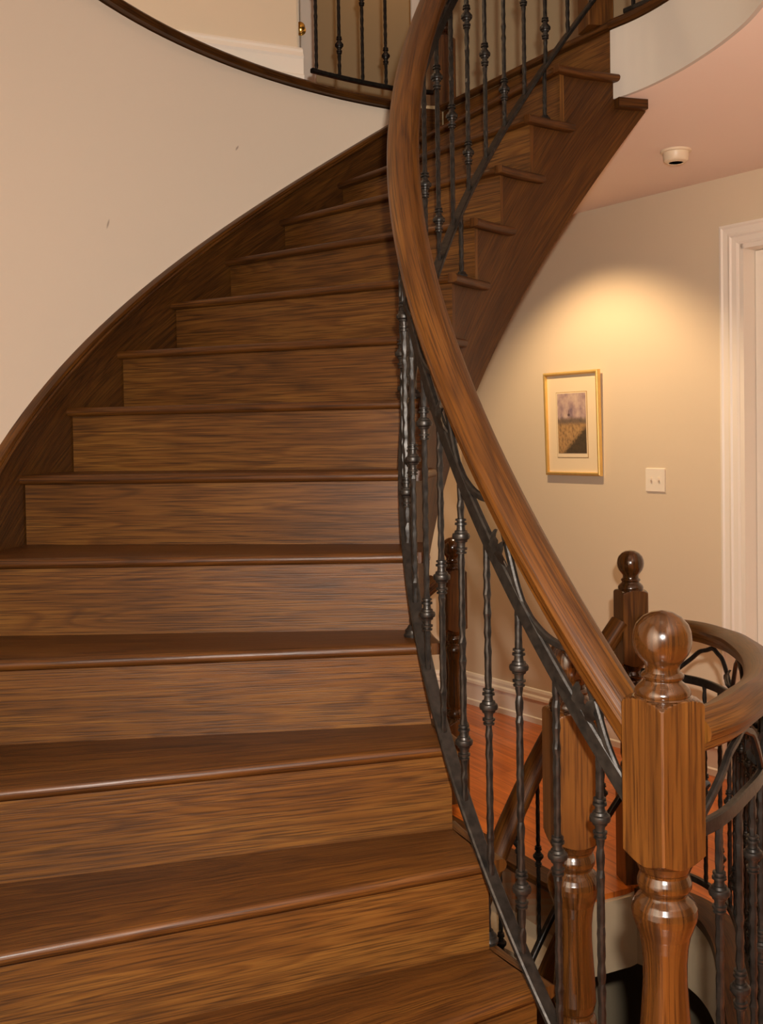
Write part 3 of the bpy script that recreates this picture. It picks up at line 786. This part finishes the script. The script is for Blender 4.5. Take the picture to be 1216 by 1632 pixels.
# ------------------------------------------------------------------ picture
def painting():
    m, nt, b = nmat('painted_beach'); L = nt.links
    uv = N(nt, 'ShaderNodeUVMap'); s = N(nt, 'ShaderNodeSeparateXYZ'); L.new(uv.outputs[0], s.inputs[0])
    X, Y = s.outputs[0], s.outputs[1]
    nz = N(nt, 'ShaderNodeTexNoise'); L.new(uv.outputs[0], nz.inputs['Vector']); nz.inputs['Scale'].default_value = 5; nz.inputs['Detail'].default_value = 5
    nf = nz.outputs[0]
    nz2 = N(nt, 'ShaderNodeTexNoise'); L.new(uv.outputs[0], nz2.inputs['Vector']); nz2.inputs['Scale'].default_value = 16; nz2.inputs['Detail'].default_value = 4
    sky = ramp(nt, mth(nt, 'ADD', mth(nt, 'MULTIPLY', nf, 0.9), mth(nt, 'MULTIPLY', Y, 0.15)), [(0.35, srgb(120, 100, 112)), (0.55, srgb(176, 148, 140)), (0.75, srgb(206, 180, 158))])
    land = ramp(nt, mth(nt, 'ADD', mth(nt, 'MULTIPLY', nz2.outputs[0], 0.7), mth(nt, 'MULTIPLY', nf, 0.4)), [(0.35, srgb(104, 84, 62)), (0.55, srgb(170, 132, 84)), (0.8, srgb(196, 158, 104))])
    hor = mth(nt, 'ADD', Y, mth(nt, 'MULTIPLY', mth(nt, 'SUBTRACT', nf, 0.5), 0.10))
    fs = ramp(nt, hor, [(0.545, (0, 0, 0, 1)), (0.60, (1, 1, 1, 1))])
    col = mixc(nt, fs, land, sky)
    band = ramp(nt, mth(nt, 'ABSOLUTE', mth(nt, 'SUBTRACT', hor, 0.54)), [(0.02, (.75, .75, .75, 1)), (0.08, (0, 0, 0, 1))])
    col = mixc(nt, band, col, srgb(92, 82, 78))
    dune = mth(nt, 'SUBTRACT', mth(nt, 'ADD', mth(nt, 'MULTIPLY', X, 0.55), mth(nt, 'MULTIPLY', nz2.outputs[0], 0.22)), mth(nt, 'ADD', Y, 0.17))
    col = mixc(nt, ramp(nt, dune, [(0.0, (0, 0, 0, 1)), (0.08, (.9, .9, .9, 1))]), col, srgb(54, 46, 34))
    # small dark shape with a mast against the sky
    d = mth(nt, 'ADD', mth(nt, 'POWER', mth(nt, 'DIVIDE', mth(nt, 'SUBTRACT', X, 0.40), 0.05), 2.0), mth(nt, 'POWER', mth(nt, 'DIVIDE', mth(nt, 'SUBTRACT', Y, 0.64), 0.03), 2.0))
    col = mixc(nt, ramp(nt, d, [(0.3, (.85, .85, .85, 1)), (1.0, (0, 0, 0, 1))]), col, srgb(66, 46, 50))
    d = mth(nt, 'ADD', mth(nt, 'POWER', mth(nt, 'DIVIDE', mth(nt, 'SUBTRACT', X, 0.40), 0.018), 2.0), mth(nt, 'POWER', mth(nt, 'DIVIDE', mth(nt, 'SUBTRACT', Y, 0.69), 0.05), 2.0))
    col = mixc(nt, ramp(nt, d, [(0.3, (.7, .7, .7, 1)), (1.0, (0, 0, 0, 1))]), col, srgb(84, 62, 64))
    L.new(col, b.inputs['Base Color']); b.inputs['Roughness'].default_value = 0.7
    return m
PAINTING = painting(); MATB = paint('picture_mat_board', srgb(236, 214, 176), rough=0.8, bump=0.0, var=0.01); LINE = paint('gilt_line', srgb(168, 132, 74), bump=0)
u0, u1, z0, z1 = 0.717, 1.105, 0.820 + ZF, 1.372 + ZF
pic = thing('framed_picture', 'small beach scene in a wide cream mat and gold frame', 'picture', WP((u0 + u1) / 2, z0))
TILT = 0.014
def PPt(u, z, o): return WP(u, z, o + 0.006 + TILT * (z - z0) / (z1 - z0))
FP = [(0, 0), (0, .016), (.004, .022), (.010, .024), (.016, .021), (.018, .012), (.018, 0)]
def fr_side(a, b, sa, sb):
    return [[PPt(p_[0] + s_[0] * f_, p_[1] + s_[1] * f_, d_) for f_, d_ in FP] for p_, s_ in ((a, sa), (b, sb))]
cor = [((u0, z0), (1, 1)), ((u1, z0), (-1, 1)), ((u1, z1), (-1, -1)), ((u0, z1), (1, -1))]
for i in range(4):
    a, b = cor[i], cor[(i + 1) % 4]
    loft('frame_side', fr_side(a[0], b[0], a[1], b[1]), GOLD, pic, sharp=50, flip=True)
def pquad(name, ua, ub, za, zb, o, mat, parent):
    off = wloc(parent); vs = [PPt(ua, za, o), PPt(ub, za, o), PPt(ub, zb, o), PPt(ua, zb, o)]; bk = [PPt(ua, za, o - .0012), PPt(ub, za, o - .0012), PPt(ub, zb, o - .0012), PPt(ua, zb, o - .0012)]
    me = mesh(name, [v - off for v in vs + bk], [[0, 1, 2, 3], [7, 6, 5, 4], [0, 4, 5, 1], [1, 5, 6, 2], [2, 6, 7, 3], [3, 7, 4, 0]], [(0, 0), (1, 0), (1, 1), (0, 1)] + [(0, 0)] * 20, smooth=False)
    return link(name, me, mat, parent)
pquad('mat_board', u0 + .012, u1 - .012, z0 + .012, z1 - .012, .006, MATB, pic)
pu0, pu1, pz0, pz1 = u0 + .081, u1 - .088, z0 + .094, z1 - .108
pquad('gilt_line', pu0, pu1, pz0, pz1, .0075, LINE, pic)
pquad('inner_mat', pu0 + .003, pu1 - .003, pz0 + .003, pz1 - .003, .009, MATB, pic)
pquad('painting', pu0 + .011, pu1 - .008, pz0 + .024, pz1 - .008, .0105, PAINTING, pic)

# ------------------------------------------------------------------ switch, detector, downlight
sw = thing('light_switch', 'double ivory light switch plate on the hall wall', 'switch', WP(1.436, 0.807 + ZF))
su, sz = 1.436, 0.807 + ZF
wallbox('plate', su - .057, su + .057, sz - .0585, sz + .0585, 0.0, .007, SWITCHW, sw, bev=.003)
for du in (-.023, .023):
    wallbox('rocker_slot', su + du - .006, su + du + .006, sz - .013, sz + .013, .006, .0075, PLASTIC, sw)
    wallbox('toggle', su + du - .004, su + du + .004, sz - .002, sz + .010, .007, .016, SWITCHW, sw)
SD = Vector((1.235, 4.286, CEILZ))
sd = thing('smoke_detector', 'round ivory smoke detector on the hall ceiling', 'smoke detector', SD)
link('base_plate', lathe_mesh('base_plate', [(-.010, .058), (-.008, .062), (0, .062)], 28), PLASTIC, sd)
link('housing', lathe_mesh('housing', [(-.048, .001), (-.048, .040), (-.044, .046), (-.040, .050), (-.010, .053)], 28), PLASTIC, sd)
link('vent_ring', lathe_mesh('vent_ring', [(-.0495, .028), (-.0515, .032), (-.0495, .036)], 24), PLASTIC, sd)

DL = WP(1.14, 0, 0.80); DL.z = CEILZ
dl = thing('recessed_downlight', 'recessed ceiling downlight above the framed picture', 'light', DL)
link('trim_ring', lathe_mesh('trim_ring', [(-.006, .058), (-.008, .064), (-.006, .074), (0, .078)], 24), WHITE, dl)
lo = lamp('downlight_bulb', 'SPOT', (DL.x, DL.y, CEILZ - 0.012), 120, (1.0, 0.70, 0.40), 0.04, (-UP * math.cos(math.radians(22)) - WN * math.sin(math.radians(22))).to_track_quat('-Z', 'Y').to_euler(), spot_size=math.radians(100), spot_blend=0.6)
